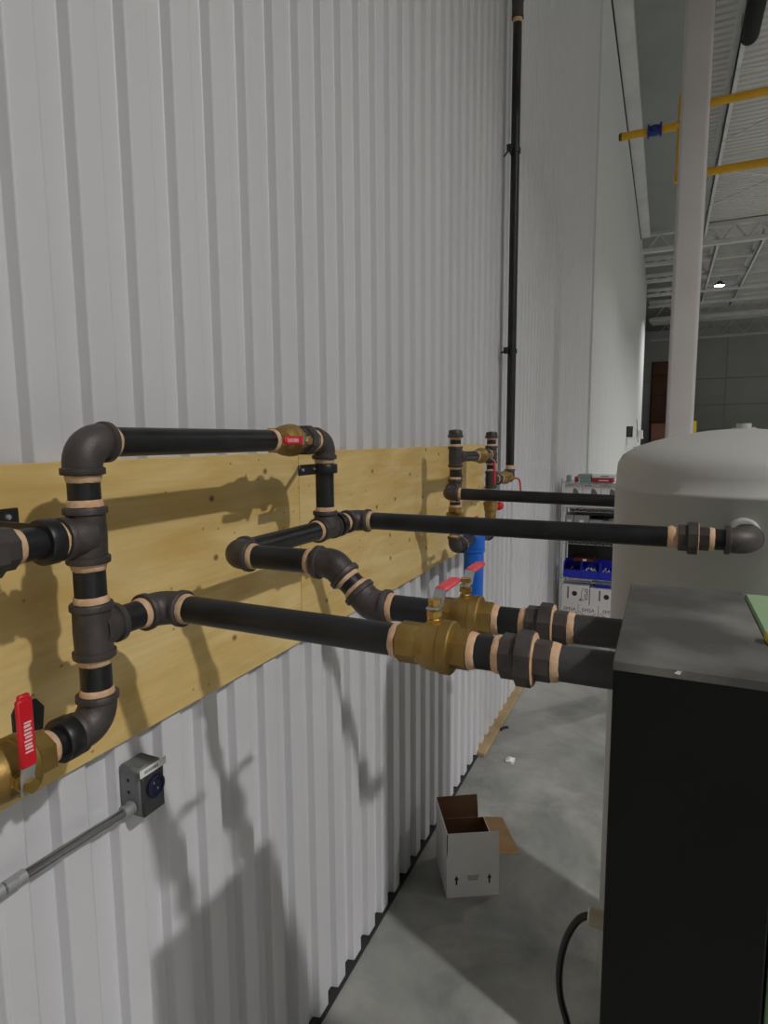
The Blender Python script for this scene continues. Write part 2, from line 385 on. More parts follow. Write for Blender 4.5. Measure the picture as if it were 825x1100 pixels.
# long purlins running with the wall
def purlin(x, ya, yb, z, label):
    t = thing('roof_purlin', (x, ya, z), label, 'beam', 'long roof purlins')
    g = G().box((x-.015, ya, z), (x+.015, yb, z+.28)).box((x-.015, ya, z), (x+.09, yb, z+.015)).box((x-.10, ya, z+.265), (x+.015, yb, z+.28))
    part('channel', g, 'beam', t, smooth=False)
    g = G(); y = ya+.6
    while y < yb-.4: g.box((x-.019, y, z+.11), (x-.0155, y+.28, z+.16)); y += 1.9
    tag(part('slots', g, 'dark_gap', t, smooth=False), kind='stuff')
purlin(1.92, 4.0, 23.7, 8.72, 'white slotted roof purlin just right of the white column')
purlin(4.6, 4.0, 23.7, 8.72, 'white roof purlin farther right, ending at the nearest girder')
purlin(3.7, 24.1, 36.0, 8.55, 'white roof purlin beyond the nearest girder, right of the lit lamp')
purlin(2.35, 24.1, 36.0, 8.55, 'white roof purlin beyond the nearest girder, left of the lit lamp')
g = G()
def brace(a, b, lab):
    solo('roof_brace', G().cyl(a, b, .022, 8), 'beam', lab, 'brace', 'thin roof bracing rods', a)
brace((1.94, 13.6, 8.72), (4.6, 14.0, 8.72), 'thin white bracing rod highest in view, nearly level')
brace((1.94, 16.6, 8.72), (4.6, 14.0, 8.72), 'thin white bracing rod slanting up to the right above the upper yellow pipe')
brace((1.94, 17.6, 8.72), (4.6, 17.3, 8.72), 'thin white bracing rod nearly level between the two yellow pipes')
brace((1.94, 18.2, 8.72), (4.6, 20.2, 8.72), 'thin white bracing rod slanting down right between the yellow pipes')
brace((1.94, 20.8, 8.72), (4.6, 18.0, 8.72), 'thin white bracing rod slanting up right above the lower yellow pipe')

# lamps
for x, y, wt, lab in LAMPS:
    t = thing('high_bay_lamp', (x, y, LAMP_Z), lab, 'lamp', 'high bay lamps')
    part('housing', G().lathe((x, y, LAMP_Z+.03), Z_, [(0, .19), (.02, .20), (.08, .19), (.10, .11), (.17, .09), (.18, .02)], 24), 'dark_grey', t)
    part('lens', G().lathe((x, y, LAMP_Z), Z_, [(0, .12), (.012, .18), (.035, .185)], 24), 'lens', t)
    part('hanger', G().cyl((x, y, LAMP_Z+.2), (x, y, HZ), .008, 8), 'zinc', t)
    ld = bpy.data.lights.new('lamp_light', 'AREA'); ld.shape = 'DISK'; ld.size = .34; ld.energy = wt; ld.color = (1, .985, .98); ld.spread = math.radians(136)
    lo = bpy.data.objects.new('lamp_light', ld); COL.objects.link(lo); lo.parent = t; lo.location = (0, 0, -.01)

# ------------------------------------------------------------------ plywood boards on the wall
def board(name, ya, yb, za, zb, lab):
    solo(name, G().cbox((.0008, ya, za), (.0185, yb, zb), .0012), 'plywood', lab, 'board', 'plywood boards', (0, ya, za), smooth=False)
board('plywood_board', -.82, 1.618, 1.456, 2.061, 'knotty yellow plywood board behind the near pipe stack at left')
board('plywood_board', 1.621, 3.785, 1.456, 2.061, 'pale plywood board farther along the wall behind the small pipe manifold')

# ------------------------------------------------------------------ pipe fittings
R = .0252
def ring(parent, p, d, r=R, w_=.012):
    """bead of pipe sealant on the thread"""
    d = Vector(d).normalized()
    return part('thread_sealant', G().lathe(p, d, [(0, r+.0002), (.001, r+.0030), (w_*.5, r+.0024), (w_-.001, r+.0012), (w_, r+.0002)], 26, 0, .0006), 'sealant', parent)
def pipe(parent, a, b, r=R, tape=(True, True), m='pipe', name='pipe', label=None, tw=.012):
    a = Vector(a); b = Vector(b); d = (b-a).normalized()
    o = part(name, G().cyl(a, b, r, 32), m, parent, label)
    e = .0; 
    if tape[0]: ring(o, a + d*e, d, r, tw)
    if tape[1]: ring(o, b - d*e, -d, r, tw)
    return o
def elbow(parent, c, d1, d2, r=R, arm=.052, rho=.040, name='elbow', m='iron'):
    c = Vector(c); d1 = Vector(d1).normalized(); d2 = Vector(d2).normalized()
    half = d1.angle(d2)/2; cutl = rho/math.tan(half) if half < 1.56 else 0
    cutl = min(cutl, arm-.014)
    rb, rr = r*1.20, r*1.36
    A = c+d1*arm; B = c+d2*arm; p1 = c+d1*cutl; p2 = c+d2*cutl
    bis = (d1+d2).normalized(); rad = cutl*math.tan(half); oc = c + bis*(cutl/math.cos(half))
    pts = []; rs = []
    def put(p, q): pts.append(p); rs.append(q)
    put(A, r*1.02); put(A-d1*.0004, rr*.97); put(A-d1*.0015, rr); put(A-d1*.0105, rr); put(A-d1*.0125, rb)
    v1 = p1-oc; v2 = p2-oc; th = v1.angle(v2); ax = v1.cross(v2).normalized(); nseg = 10
    for i in range(nseg+1):
        q = Matrix.Rotation(th*i/nseg, 3, ax) @ v1; put(oc+q, rb*(1+.04*math.sin(math.pi*i/nseg)))
    put(B-d2*.0125, rb); put(B-d2*.0105, rr); put(B-d2*.0015, rr); put(B-d2*.0004, rr*.97); put(B, r*1.02)
    # keep the tangent direction at the banded ends straight
    return part(name, G().tube(pts, rs, 28), m, parent, ang=50)
def tee(parent, c, d, b, r=R, half=.046, arm=.050, name='tee', m='iron'):
    c = Vector(c); d = Vector(d).normalized(); b = Vector(b).normalized(); rb, rr = r*1.20, r*1.36
    g = G().lathe(c-d*half, d, [(0, r*1.02), (0, rr*.97), (.0015, rr), (.0105, rr), (.0125, rb), (half, rb*1.03), (2*half-.0125, rb), (2*half-.0105, rr), (2*half-.0015, rr), (2*half, rr*.97), (2*half, r*1.02)], 30)
    g.lathe(c, b, [(.004, rb*1.16), (rb*.75, rb*1.12), (rb*1.05, rb*1.03), (arm-.0125, rb), (arm-.0105, rr), (arm-.0015, rr), (arm, rr*.97), (arm, r*1.02)], 30)
    return part(name, g, m, parent, ang=40)
def union(parent, p, d, r=R, L=.070, n=8, m='iron'):
    """p = left face; octagon end, big nut, octagon tail"""
    p = Vector(p); d = Vector(d).normalized(); a = .39
    o = part('union', G().lathe(p, d, [(0, r*1.02), (0, r*1.24), (.001, r*1.30), (L*.34, r*1.30), (L*.36, r*1.34)], 8, a).lathe(p, d, [(L*.66, r*1.15), (L*.67, r*1.16), (L-.001, r*1.16), (L, r*1.12), (L, r*1.02)], 8, a), m, parent, ang=20)
    part('union_nut', G().lathe(p, d, [(L*.30, r*1.45), (L*.33, r*1.60), (L*.62, r*1.60), (L*.655, r*1.48), (L*.655, r*1.15)], 8, a), m, o, ang=20)
    part('seat_ring', G().lathe(p, d, [(L*.645, r*1.50), (L*.66, r*1.50), (L*.672, r*1.42)], 24), 'sealant', o, label='thin pale seating ring beside the nut')
    return o
def valve(parent, c, a, st, hd, r=R, L=.112, rise=.050, grip=.085, gm='red_grip', hand=True, cap_ext=0, printed=False, lever_up=.020):
    """ball valve: c centre, a pipe axis, st stem direction, hd lever direction"""
    c = Vector(c); a = Vector(a).normalized(); st = Vector(st).normalized(); hd = Vector(hd).normalized(); h = L/2
    g = G().lathe(c-a*h, a, [(0, r*1.02), (0, r*1.2), (.001, r*1.26), (h*.58, r*1.26), (h*.60, r*1.18)], 8, .39)
    g.lathe(c-a*h, a, [(h*.5, r*1.16), (h*.62, r*1.22), (h*.78, r*1.42), (h*.95, r*1.50), (h*1.22, r*1.52), (h*1.25, r*1.60), (h*1.52, r*1.60), (h*1.56, r*1.5), (h*1.6, r*1.2)], 32)
    g.lathe(c-a*h, a, [(h*1.5, r*1.24), (2*h-.001, r*1.26), (2*h, r*1.2), (2*h, r*1.02)], 6, .5)
    o = part('ball_valve', g, 'brass', parent, ang=24)
    side = st.cross(hd).normalized(); rb = r*1.5
    part('stem_nut', G().lathe(c+st*(rb-.003), st, [(0, .012), (.006, .012), (.007, .0085), (.012, .0085), (.012, .0125), (.020, .0125), (.020, .006), (.030, .006), (.030, .0105), (.037, .0105)], 6, .2), 'brass_bright', o, ang=20)
    if hand:
        q = c + st*(rb+.022); w_ = r*.36; t = .0025
        pth = [q-hd*.013, q+hd*.012, q+hd*.026+st*lever_up, q+hd*.040+st*lever_up]
        gg = G()
        for p0, p1 in zip(pth, pth[1:]):
            nrm = (p1-p0).normalized().cross(side).normalized()
            gg.add([p0-side*w_-nrm*t/2, p0+side*w_-nrm*t/2, p1+side*w_-nrm*t/2, p1-side*w_-nrm*t/2, p0-side*w_+nrm*t/2, p0+side*w_+nrm*t/2, p1+side*w_+nrm*t/2, p1-side*w_+nrm*t/2],
                   [(0, 1, 2, 3), (7, 6, 5, 4), (0, 4, 5, 1), (2, 6, 7, 3), (1, 5, 6, 2), (0, 3, 7, 4)])
        part('lever', gg, 'zinc', o, smooth=False)
        b0 = pth[2]+hd*.001; w2 = r*.42; t2 = .0042
        mt = Matrix((( hd.x, side.x, st.x, b0.x), (hd.y, side.y, st.y, b0.y), (hd.z, side.z, st.z, b0.z), (0, 0, 0, 1)))
        gp = part('grip', G().cbox((0, -w2, -t2), (grip-.006, w2, t2), .0028, mt).cbox((grip-.012, -w2*.74, -t2*.9), (grip, w2*.74, t2*.9), .0025, mt), gm, o)
        if printed:
            gg = G()
            for k2 in range(9):
                u0 = .022 + k2*.0052
                gg.box((u0, -w2*.45+random.uniform(-.0012, .001), t2+.0001), (u0+random.uniform(.0022, .0036), w2*.40+random.uniform(-.001, .001), t2+.0004), mt)
            tag(part('print', gg, 'white_ink', o, label='worn pale lettering on the red grip', smooth=False), kind='stuff')
    return o
def clamp(parent, c, d, wall_pt, r=R, hor=True):
    """split ring round the pipe plus a stand-off plate screwed to the wall"""
    c = Vector(c); d = Vector(d).normalized()
    o = part('pipe_clamp', G().lathe(c-d*.0125, d, [(0, r), (0, r+.009), (.002, r+.0105), (.023, r+.0105), (.025, r+.009), (.025, r)], 28), 'clamp_black', parent)
    return o

XP = .20                      # stand-off of the wall runs
# ---------- wall loop: near stack, bypass, far stack
Y1, Y2, ZT = .694, 1.466, 2.098
t = thing('bypass_pipework', (XP, Y1, 1.63), 'black iron pipe loop on the plywood: two stacks joined by a top bypass pipe', 'pipework')
wl = t
ZA, ZB, ZC = 1.948, 1.789, 1.628
elbow(t, (XP, Y1, ZT), Y_, -Z_)
pipe(t, (XP, Y1, ZT-.052), (XP, Y1, ZA+.046), tape=(True, True))
tee(t, (XP, Y1, ZA), Z_, -Y_)
pipe(t, (XP, Y1, ZA-.046), (XP, Y1, ZB+.046))
tee(t, (XP, Y1, ZB), Z_, Y_)
pipe(t, (XP, Y1, ZB-.046), (XP, Y1, ZC+.050))
elbow(t, (XP, Y1, ZC), Z_, -Y_)
# branch of the upper tee towards the camera, ending in a union
pipe(t, (XP, Y1-.050, ZA), (XP, .563, ZA))
o = clamp(t, (XP, .622, ZA), Y_, None)
part('wall_plate', G().cbox((.019, .60, ZA+.001), (.024, .703, ZA+.037), .002).cbox((.022, .61, ZA+.012), (XP-.024, .616, ZA+.028), .001), 'clamp_black', o)
part('screw', G().lathe((.024, .682, ZA+.022), X_, [(0, .006), (.003, .005), (.004, .002)], 12), 'screw', o)
part('wall_plate', G().cbox((.019, .585, ZA-.105), (.024, .66, ZA-.06), .002), 'clamp_black', o)
union(t, (XP, .563, ZA), -Y_)
pipe(t, (XP, .493, ZA), (XP, .30, ZA), tape=(True, False))
# bottom branch with a big brass valve
pipe(t, (XP, Y1-.052, ZC), (XP, .592, ZC))
valve(t, (XP, .520, ZC-.002), Y_, X_, Z_, r=R*1.12, L=.145, rise=.05, grip=.105, printed=True, lever_up=.004)
pipe(t, (XP, .447, ZC), (XP, .2, ZC), tape=(True, False))
o = clamp(t, (XP, .628, ZC+.001), Y_, None)
part('wall_plate', G().plate([(.019, .662, 1.583), (.019, .716, 1.570), (.019, .722, 1.612), (.019, .708, 1.632), (.019, .672, 1.636), (.019, .662, 1.620)], (.005, 0, 0)), 'clamp_black', o)
part('screw', G().lathe((.024, .685, 1.615), X_, [(0, .006), (.003, .005), (.004, .002)], 12), 'screw', o)
# top bypass with valve and union
pipe(t, (XP, Y1+.052, ZT), (XP, 1.222, ZT))
valve(t, (XP, 1.278, ZT), Y_, X_, -Y_, L=.112, printed=True, grip=.075, lever_up=.004)
union(t, (XP, 1.334, ZT), Y_)
pipe(t, (XP, 1.404, ZT), (XP, Y2-.050, ZT), tape=(False, True))
elbow(t, (XP, Y2, ZT), -Y_, -Z_)
pipe(t, (XP, Y2, ZT-.052), (XP, Y2, 1.856+.046))
o = clamp(t, (XP, Y2, 2.020), Z_, None)
part('wall_plate', G().cbox((XP-.012, Y2-.118, 2.006), (XP-.006, Y2-.02, 2.034), .002), 'clamp_black', o)
part('screw', G().lathe((XP-.006, Y2-.103, 2.021), X_, [(0, .005), (.003, .004)], 10).lathe((XP-.006, Y2-.045, 2.021), X_, [(0, .005), (.003, .004)], 10), 'screw', o)
part('standoff_leg', G().tube([(XP-.010, Y2-.075, 2.020), (.10, 1.515, 2.017), (.0245, 1.617, 2.012)], .006, 8), 'clamp_black', o)
tee_c = (XP, Y2, 1.853)
g_t = tee(t, tee_c, Y_, Z_)
pipe(t, (XP, Y2-.046, 1.853), (XP, 1.06+.052, 1.853), tape=(True, False))
pipe(t, (XP, Y2+.046, 1.853), (XP, 1.575, 1.857), tape=(False, True))
o = clamp(t, (XP, 1.535, 1.855), Y_, None)

# ---------- lower arm running out to the cabinet
YM, ZM = .852, 1.789
t = thing('lower_supply_pipe', (XP, YM, ZM), 'lower straight black pipe with brass valve running out to the black cabinet', 'pipe')
elbow(t, (XP, YM, ZM), -Y_, X_)
pipe(t, (XP, Y1+.050, ZM), (XP, YM-.052, ZM), tape=(False, True), name='nipple')
YM2 = .845
pipe(t, (XP+.052, YM, ZM), (.690, YM2, ZM))
valve(t, (.746, YM2, ZM), X_, Z_, Y_, L=.110, gm='pink_grip', grip=.078)
pipe(t, (.801, YM2, ZM), (.850, YM2, ZM), name='nipple')
union(t, (.850, YM2, ZM), X_)
pipe(t, (.920, YM2, ZM), (1.004, YM2, ZM), tape=(True, False), m='dusty_pipe', name='nipple', label='bare grey steel nipple into the cabinet side')

# ---------- offset arm: two 45 degree elbows
YO, ZO, ZO2 = 1.060, 1.851, 1.774
t = thing('offset_supply_pipe', (XP, YO, ZO), 'dog-legged black pipe stepping down by two elbows to the second brass valve', 'pipe')
elbow(t, (XP, YO, ZO), Y_, X_)
pipe(t, (XP+.052, YO, ZO), (.405, YO, ZO))
ca = V(.452, YO, ZO); dz = ZO-ZO2; cb = V(.452+dz*1.08, YO, ZO2); dd = (cb-ca).normalized()
elbow(t, ca, -X_, dd, arm=.040, name='bent_elbow'); elbow(t, cb, -dd, X_, arm=.040, name='bent_elbow')
pipe(t, ca+dd*.040, cb-dd*.040, name='nipple', tw=.009)
pipe(t, (cb.x+.040, YO, ZO2), (.675, YO, ZO2))
valve(t, (.729, YO, ZO2), X_, Z_, Y_, L=.106, gm='pink_grip', grip=.078)
pipe(t, (.782, YO, ZO2), (.842, YO, ZO2), name='nipple')
union(t, (.842, YO, ZO2), X_)
pipe(t, (.912, YO, ZO2), (1.010, YO, ZO2), tape=(True, False), m='dusty_pipe', name='nipple', label='bare grey steel nipple into the cabinet side')

# ---------- arm to the tank
YK, ZK = 1.627, 1.858
t = thing('tank_pipe', (XP, YK, ZK), 'long straight black pipe crossing to an elbow on the grey tank', 'pipe')
elbow(t, (XP+.006, YK, ZK), -Y_, X_)
pipe(t, (XP+.058, YK, ZK), (1.078, YK, ZK))
union(t, (1.089, YK, ZK), X_, L=.066)
pipe(t, (1.078, YK, ZK), (1.089, YK, ZK), tape=(False, False), m='sealant', name='thread_bead')
pipe(t, (1.155, YK, ZK), (1.188, YK, ZK), tape=(True, False), name='nipple')
elbow(t, (1.240, YK, ZK), -X_, Y_)
pipe(t, (1.240, YK+.05, ZK), (1.240, 1.755, ZK), tape=(False, False), name='nipple')

# ---------- the grey receiver tank
TX, TY, TR = 1.262, 2.115, .352
t = thing('receiver_tank', (TX, TY, 0), 'large grey vertical air receiver tank with a domed top', 'tank')
body = [(.16, .20), (.17, .30), (.22, .345), (.26, TR), (1.938, TR), (1.940, TR+.0025), (1.950, TR+.0025), (1.953, TR-.002), (1.99, TR-.003), (2.02, .346), (2.045, .333), (2.07, .295), (2.09, .235), (2.105, .175), (2.118, .09), (2.123, .03)]
part('shell', G().lathe((TX, TY, 0), Z_, body, 72), 'tank', t, ang=60)
part('skirt', G().lathe((TX, TY, 0), Z_, [(0, .30), (.19, .30)], 40), 'tank', t)
part('top_boss', G().lathe((TX, TY, 2.116), Z_, [(0, .032), (.010, .032), (.010, .020), (.022, .020)], 24), 'tank', t)
part('inlet_boss', G().lathe((1.240, 1.748, ZK), Y_, [(0, .033), (.008, .0385), (.03, .0385)], 28), 'tank', t)

# ---------- machine cabinet at the right
CX0, CX1, CY0, CY1, CZ = 1.008, 1.173, .712, 1.118, 1.850
t = thing('machine_cabinet', (CX0, CY0, 0), 'tall black machine cabinet with green side at the right, dusty on top', 'cabinet')
part('black_casing', G().cbox((CX0, CY0, .0), (CX1, CY1, CZ-.004), .002), 'cabinet_black', t, smooth=False)
part('top_plate', G().cbox((CX0-.0005, CY0-.0005, CZ-.012), (CX1, CY1, CZ), .0012), 'dusty_top', t, label='dusty dark grey top plate', smooth=False)
part('green_casing', G().cbox((CX1+.004, CY0+.004, .0), (1.95, CY1, CZ-.002), .003), 'green', t, label='pale green painted casing', smooth=False)
part('paint_chip', G().plate([(1.070, CY0-.0014, CZ-.005), (1.0735, CY0-.0014, CZ-.0015), (1.0765, CY0-.0014, CZ-.0025), (1.078, CY0-.0014, CZ-.001), (1.0755, CY0-.0014, CZ-.006)], (0, .0006, 0)), 'white_label', t, label='white paint chip on the front edge', smooth=False)
part('tag', G().cbox((1.172, .838, CZ+.0005), (1.24, .860, CZ+.012), .002), 'yellow', t, label='yellow tag lying on the green top')

# power cord
t = thing('power_cord', (.96, 1.10, 0), 'black power cord hanging beside the cabinet from a beige connector', 'cord')
P = [(.966, 1.10, 1.217), (.955, 1.10, 1.217), (.940, 1.10, 1.203), (.925, 1.10, 1.172), (.916, 1.10, 1.14), (.910, 1.10, 1.10), (.9095, 1.10, 1.06), (.915, 1.10, 1.02), (.930, 1.10, .975), (.938, 1.10, .88), (.942, 1.10, .5), (.94, 1.09, .1), (.93, 1.06, .012), (.88, 1.0, .008), (.80, .95, .008)]
def smooth_path(P, it=2):
    P = [Vector(p) for p in P]
    for _ in range(it):
        Q = [P[0]]
        for a, b in zip(P, P[1:]): Q += [a*.75+b*.25, a*.25+b*.75]
        Q.append(P[-1]); P = Q
    return P
part('cable', G().tube(smooth_path(P), .0068, 12), 'rubber', t)
part('connector', G().lathe((.958, 1.10, 1.217), X_, [(0, .012), (.003, .0165), (.030, .0165), (.032, .013), (.0495, .013)], 16), 'beige', t, label='beige plastic cord connector')

# ------------------------------------------------------------------ far manifold
t = thing('filter_manifold', (XP, 2.63, 1.6), 'small black and brass pipe manifold with two capped stubs at the board end', 'pipework')
YA, YB = 2.630, 3.257; r = .0245
def cap(c): return part('pipe_cap', G().lathe(c, Z_, [(0, r*1.02), (0, r*1.42), (.010, r*1.42), (.012, r*1.28), (.026, r*1.26), (.033, r*1.1), (.036, .002)], 20), 'iron', t)
cap((XP, YA, 2.104)); cap((XP, YB, 2.100))
pipe(t, (XP, YA, 2.104), (XP, YA, 2.064), r, name='nipple', tw=.010)
tee(t, (XP, YA, 2.018), Z_, Y_, r)
pipe(t, (XP, YA, 1.972), (XP, YA, 1.918), r, name='nipple', tw=.010)
tee(t, (XP, YA, 1.872), Z_, -Y_, r)
pipe(t, (XP, YA, 1.826), (XP, YA, 1.792), r, name='nipple', tw=.010)
valve(t, (XP, YA, 1.735), Z_, X_, Y_, r, L=.114, gm='red_grip', grip=.08)
pipe(t, (XP, YA, 1.678), (XP, YA, 1.656), r, name='nipple', tw=.010)
elbow(t, (XP, YA, 1.606), Z_, Y_, r)
union(t, (XP, YA+.058, 1.603), Y_, r)
pipe(t, (XP, YA+.125, 1.603), (XP, YA+.30, 1.603), r, (False, False), name='nipple')
pipe(t, (XP, YA+.05, 2.018), (XP, 2.955, 2.012), r, (False, True))
valve(t, (XP, 3.025, 2.012), Y_, X_, -Z_, r, L=.13, gm='red_grip', grip=.115)
union(t, (XP, 3.092, 2.012), Y_, r, L=.07)
pipe(t, (XP, 3.16, 2.012), (XP, YB-.05, 2.012), r, (False, True), name='nipple')
pipe(t, (XP, YB, 2.100), (XP, YB, 2.058), r, name='nipple', tw=.010)
tee(t, (XP, YB, 2.012), Z_, -Y_, r)
pipe(t, (XP, YB, 1.966), (XP, YB, 1.924), r, name='nipple', tw=.010)
tee(t, (XP, YB, 1.876), Z_, Y_, r)
pipe(t, (XP, YB, 1.830), (XP, YB, 1.78), r, name='nipple')
valve(t, (XP, YB, 1.722), Z_, Y_, X_, r, L=.115, hand=False)
part('drain_knob', G().cyl((XP, YB+.03, 1.712), (XP, YB+.19, 1.712), .008, 10).lathe((XP, YB+.17, 1.712), Y_, [(0, .014), (.012, .024), (.04, .024), (.05, .012)], 14), 'red_grip', t, label='round red drain knob')
pipe(t, (XP, YB, 1.665), (XP, YB, 1.60), r, (True, False), name='nipple')
elbow(t, (XP, YB, 1.582), Z_, -Y_, r)
pipe(t, (XP, YB-.05, 1.582), (XP, 2.98, 1.59), r, (False, False), name='nipple')
part('back_plate', G().cbox((.04, YB-.17, 1.80), (.055, YB-.06, 1.945), .004).box((.019, YB-.14, 1.85), (.04, YB-.10, 1.90)), 'clamp_black', t, label='black bracket plate behind the right stub')
# brass riser valve: the branch slants back to the riser close to the wall
RX, RY = .085, 4.20
q0 = V(XP, YB, 1.876); q1 = V(RX, RY, 1.834); dq = (q1-q0).normalized()
pipe(t, q0+dq*.05, q0+dq*.20, r, (False, True), name='nipple')
union(t, q0+dq*.20, dq, r, L=.07)
pipe(t, q0+dq*.27, q0+dq*.42, r, (False, True), name='nipple')
valve(t, q0+dq*.58, dq, X_, Z_, r*1.1, L=.32, hand=False)
pipe(t, q0+dq*.74, q1-dq*.055, r*1.1, (True, True), name='nipple')
elbow(t, q1, -dq, Z_, r*1.12, m='iron')
part('wire_lever', G().tube(smooth_path([(.17, 3.85, 1.845), (.20, 3.93, 1.845), (.205, 3.98, 1.82), (.205, 4.00, 1.74)]), .006, 8), 'red_grip', t, label='thin bent red wire lever')

# blue filter
t = thing('blue_filter', (XP, 2.94, 1.15), 'bright blue cylindrical filter housing hanging below the small manifold', 'filter')
part('head', G().lathe((XP, 2.94, 0), Z_, [(1.545, .052), (1.55, .055), (1.625, .055), (1.64, .045), (1.655, .02)], 32), 'blue_filter', t)
part('bowl', G().lathe((XP, 2.94, 0), Z_, [(1.15, .012), (1.165, .035), (1.20, .047), (1.53, .051), (1.545, .050)], 32), 'blue_filter', t)
part('band', G().lathe((XP, 2.94, 0), Z_, [(1.535, .052), (1.537, .057), (1.547, .057), (1.549, .052)], 32), 'blue_filter', t)

# upper far pipe from the manifold to behind the tank
t = thing('manifold_pipe', (XP, 2.52, 1.865), 'thinner-looking straight black pipe from the small manifold to behind the tank', 'pipe')
YU = 2.525
elbow(t, (XP, YU, 1.862), Y_, X_, r)
pipe(t, (XP, YU+.052, 1.864), (XP, YA-.05, 1.868), r, (False, False), name='nipple')
pipe(t, (XP+.052, YU, 1.862), (1.20, YU+.03, 1.846), r, (True, False))

# riser
t = thing('riser_pipe', (RX, RY, 1.89), 'tall black vertical riser pipe climbing the white wall', 'pipe')
rr_ = .0282
pipe(t, (RX, RY, 1.888), (RX, RY, 4.74), rr_, (True, True), tw=.026)
part('coupling', G().lathe((RX, RY, 0), Z_, [(4.74, rr_*1.1), (4.741, rr_*1.34), (4.757, rr_*1.34), (4.759, rr_*1.26), (4.835, rr_*1.26), (4.837, rr_*1.34), (4.852, rr_*1.34), (4.853, rr_*1.1)], 24), 'iron', t)
pipe(t, (RX, RY, 4.853), (RX, RY, 8.8), rr_, (True, False), tw=.026)
for z in (3.95, 2.68):
    o = part('riser_clip', G().lathe((RX, RY, z-.014), Z_, [(0, rr_), (0, rr_+.007), (.028, rr_+.007), (.028, rr_)], 20).cbox((RX-.040, RY-.075, z-.020), (RX-.012, RY-.045, z+.020), .002).box((RX-.03, RY-.06, z-.007), (RX-.02, RY, z+.007)), 'clamp_black', t)
    part('wall_rod', G().tube([(RX-.03, RY-.045, z), (.003, RY+.04, z)], .006, 8), 'clamp_black', o)

# ------------------------------------------------------------------ switch box and conduit
t = thing('socket_box', (0, .93, 1.35), 'small grey surface socket box on the white ribbed wall under the plywood', 'electrical box')
part('body', G().cbox((-.0005, .897, 1.290), (.062, .962, 1.402), .006), 'box_grey', t)
part('front_cover', G().cbox((.0615, .899, 1.292), (.068, .960, 1.400), .003), 'dark_grey', t)
o = part('socket', G().lathe((.068, .932, 1.352), X_, [(0, .024), (.006, .024), (.007, .019), (.004, .018)], 28), 'navy', t, label='round dark blue twist socket')
part('slot', G().box((.071, .925, 1.358), (.0725, .9275, 1.363)).box((.071, .935, 1.342), (.0725, .9375, 1.347)), 'zinc', o, smooth=False)
lb = part('label_strip', G().cbox((.0682, .892, 1.386), (.0698, .966, 1.404), .0005), 'white_label', t, label='white printed label strip along the top', smooth=False)
g = G()
for k2 in range(10):
    y = .905+k2*.0038; g.box((.0698, y, 1.3915), (.0700, y+random.uniform(.0014, .0027), 1.3985))
tag(part('print', g, 'ink', lb, smooth=False), kind='stuff')
part('knockout', G().lathe((.028, .8972, 1.372), -Y_, [(0, .004), (.0008, .004)], 12).lathe((.028, .8972, 1.345), -Y_, [(0, .004), (.0008, .004)], 12), 'dark_gap', t)
part('mounting_tab', G().cbox((-.0005, .915, 1.276), (.004, .945, 1.292), .001), 'box_grey', t)
t = thing('conduit', (.034, .89, 1.31), 'galvanised steel conduit along the white wall into the grey socket box', 'conduit')
C = [V(.036, .896, 1.314), V(.036, .86, 1.314), V(.036, .80, 1.318), V(.036, .73, 1.322), V(.036, .30, 1.338), V(.036, -.6, 1.37)]
part('tube', G().tube(C, .0095, 18), 'conduit', t)
part('connector', G().lathe((.036, .8955, 1.314), -Y_, [(0, .015), (.004, .015), (.004, .0125), (.018, .0125), (.018, .0135), (.024, .0135), (.024, .010)], 18), 'zinc', t)
yc = .632
part('coupling', G().lathe((.036, yc+.02, 1.3255), -Y_, [(0, .010), (.001, .0125), (.016, .0125), (.017, .0115), (.021, .0125), (.037, .0125), (.038, .010)], 18), 'zinc', t)
part('strap', G().lathe((.036, yc-.022, 1.327), -Y_, [(0, .0095), (0, .0125), (.014, .0125), (.014, .0095)], 18).cbox((-.001, yc-.036, 1.305), (.003, yc-.022, 1.326), .001).cbox((.0, yc-.036, 1.308), (.036, yc-.022, 1.3115), .001), 'zinc', t)

# ------------------------------------------------------------------ open carton on the floor
A = V(.228, 2.46, 0); B = V(.440, 2.58, 0); ex = (B-A).normalized(); ey = V(-ex.y, ex.x, 0); W = (B-A).length; H = .203; D = .285; th = .004; FL = .113
mt = Matrix(((ex.x, ey.x, 0, A.x), (ex.y, ey.y, 0, A.y), (0, 0, 1, 0), (0, 0, 0, 1)))
t = thing('cardboard_box', A, 'open white cardboard box on the concrete floor by the ribbed wall', 'box')
P = lambda name, lo, hi, m, lab=None: part(name, G().box(lo, hi, mt), m, t, lab, smooth=False)
P('side', (0, 0, 0), (W, th, H), 'carton_white'); P('side', (0, D-th, 0), (W, D, H), 'carton_white')
P('side', (0, th, 0), (th, D-th, H), 'carton_white'); P('side', (W-th, th, 0), (W, D-th, H), 'carton_white'); P('bottom', (th, th, 0), (W-th, D-th, th), 'kraft')
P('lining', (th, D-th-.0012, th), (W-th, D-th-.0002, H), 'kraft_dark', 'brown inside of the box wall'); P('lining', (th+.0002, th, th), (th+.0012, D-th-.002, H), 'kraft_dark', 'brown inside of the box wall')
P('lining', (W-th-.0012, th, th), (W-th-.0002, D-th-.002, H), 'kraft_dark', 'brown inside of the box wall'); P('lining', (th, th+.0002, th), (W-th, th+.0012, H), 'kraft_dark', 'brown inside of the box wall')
def flap(p, dn, m, lab):              # outer sheet and its brown inner face
    p = [mt @ V(*q) for q in p]; dn = mt.to_3x3() @ V(*dn)
    o = part('flap', G().plate(p, dn*.003), m[0], t, lab, smooth=False)
    if m[1] != m[0]: part('inner_face', G().plate([q - dn*.0003 for q in p], -dn*.0003), m[1], o, smooth=False)
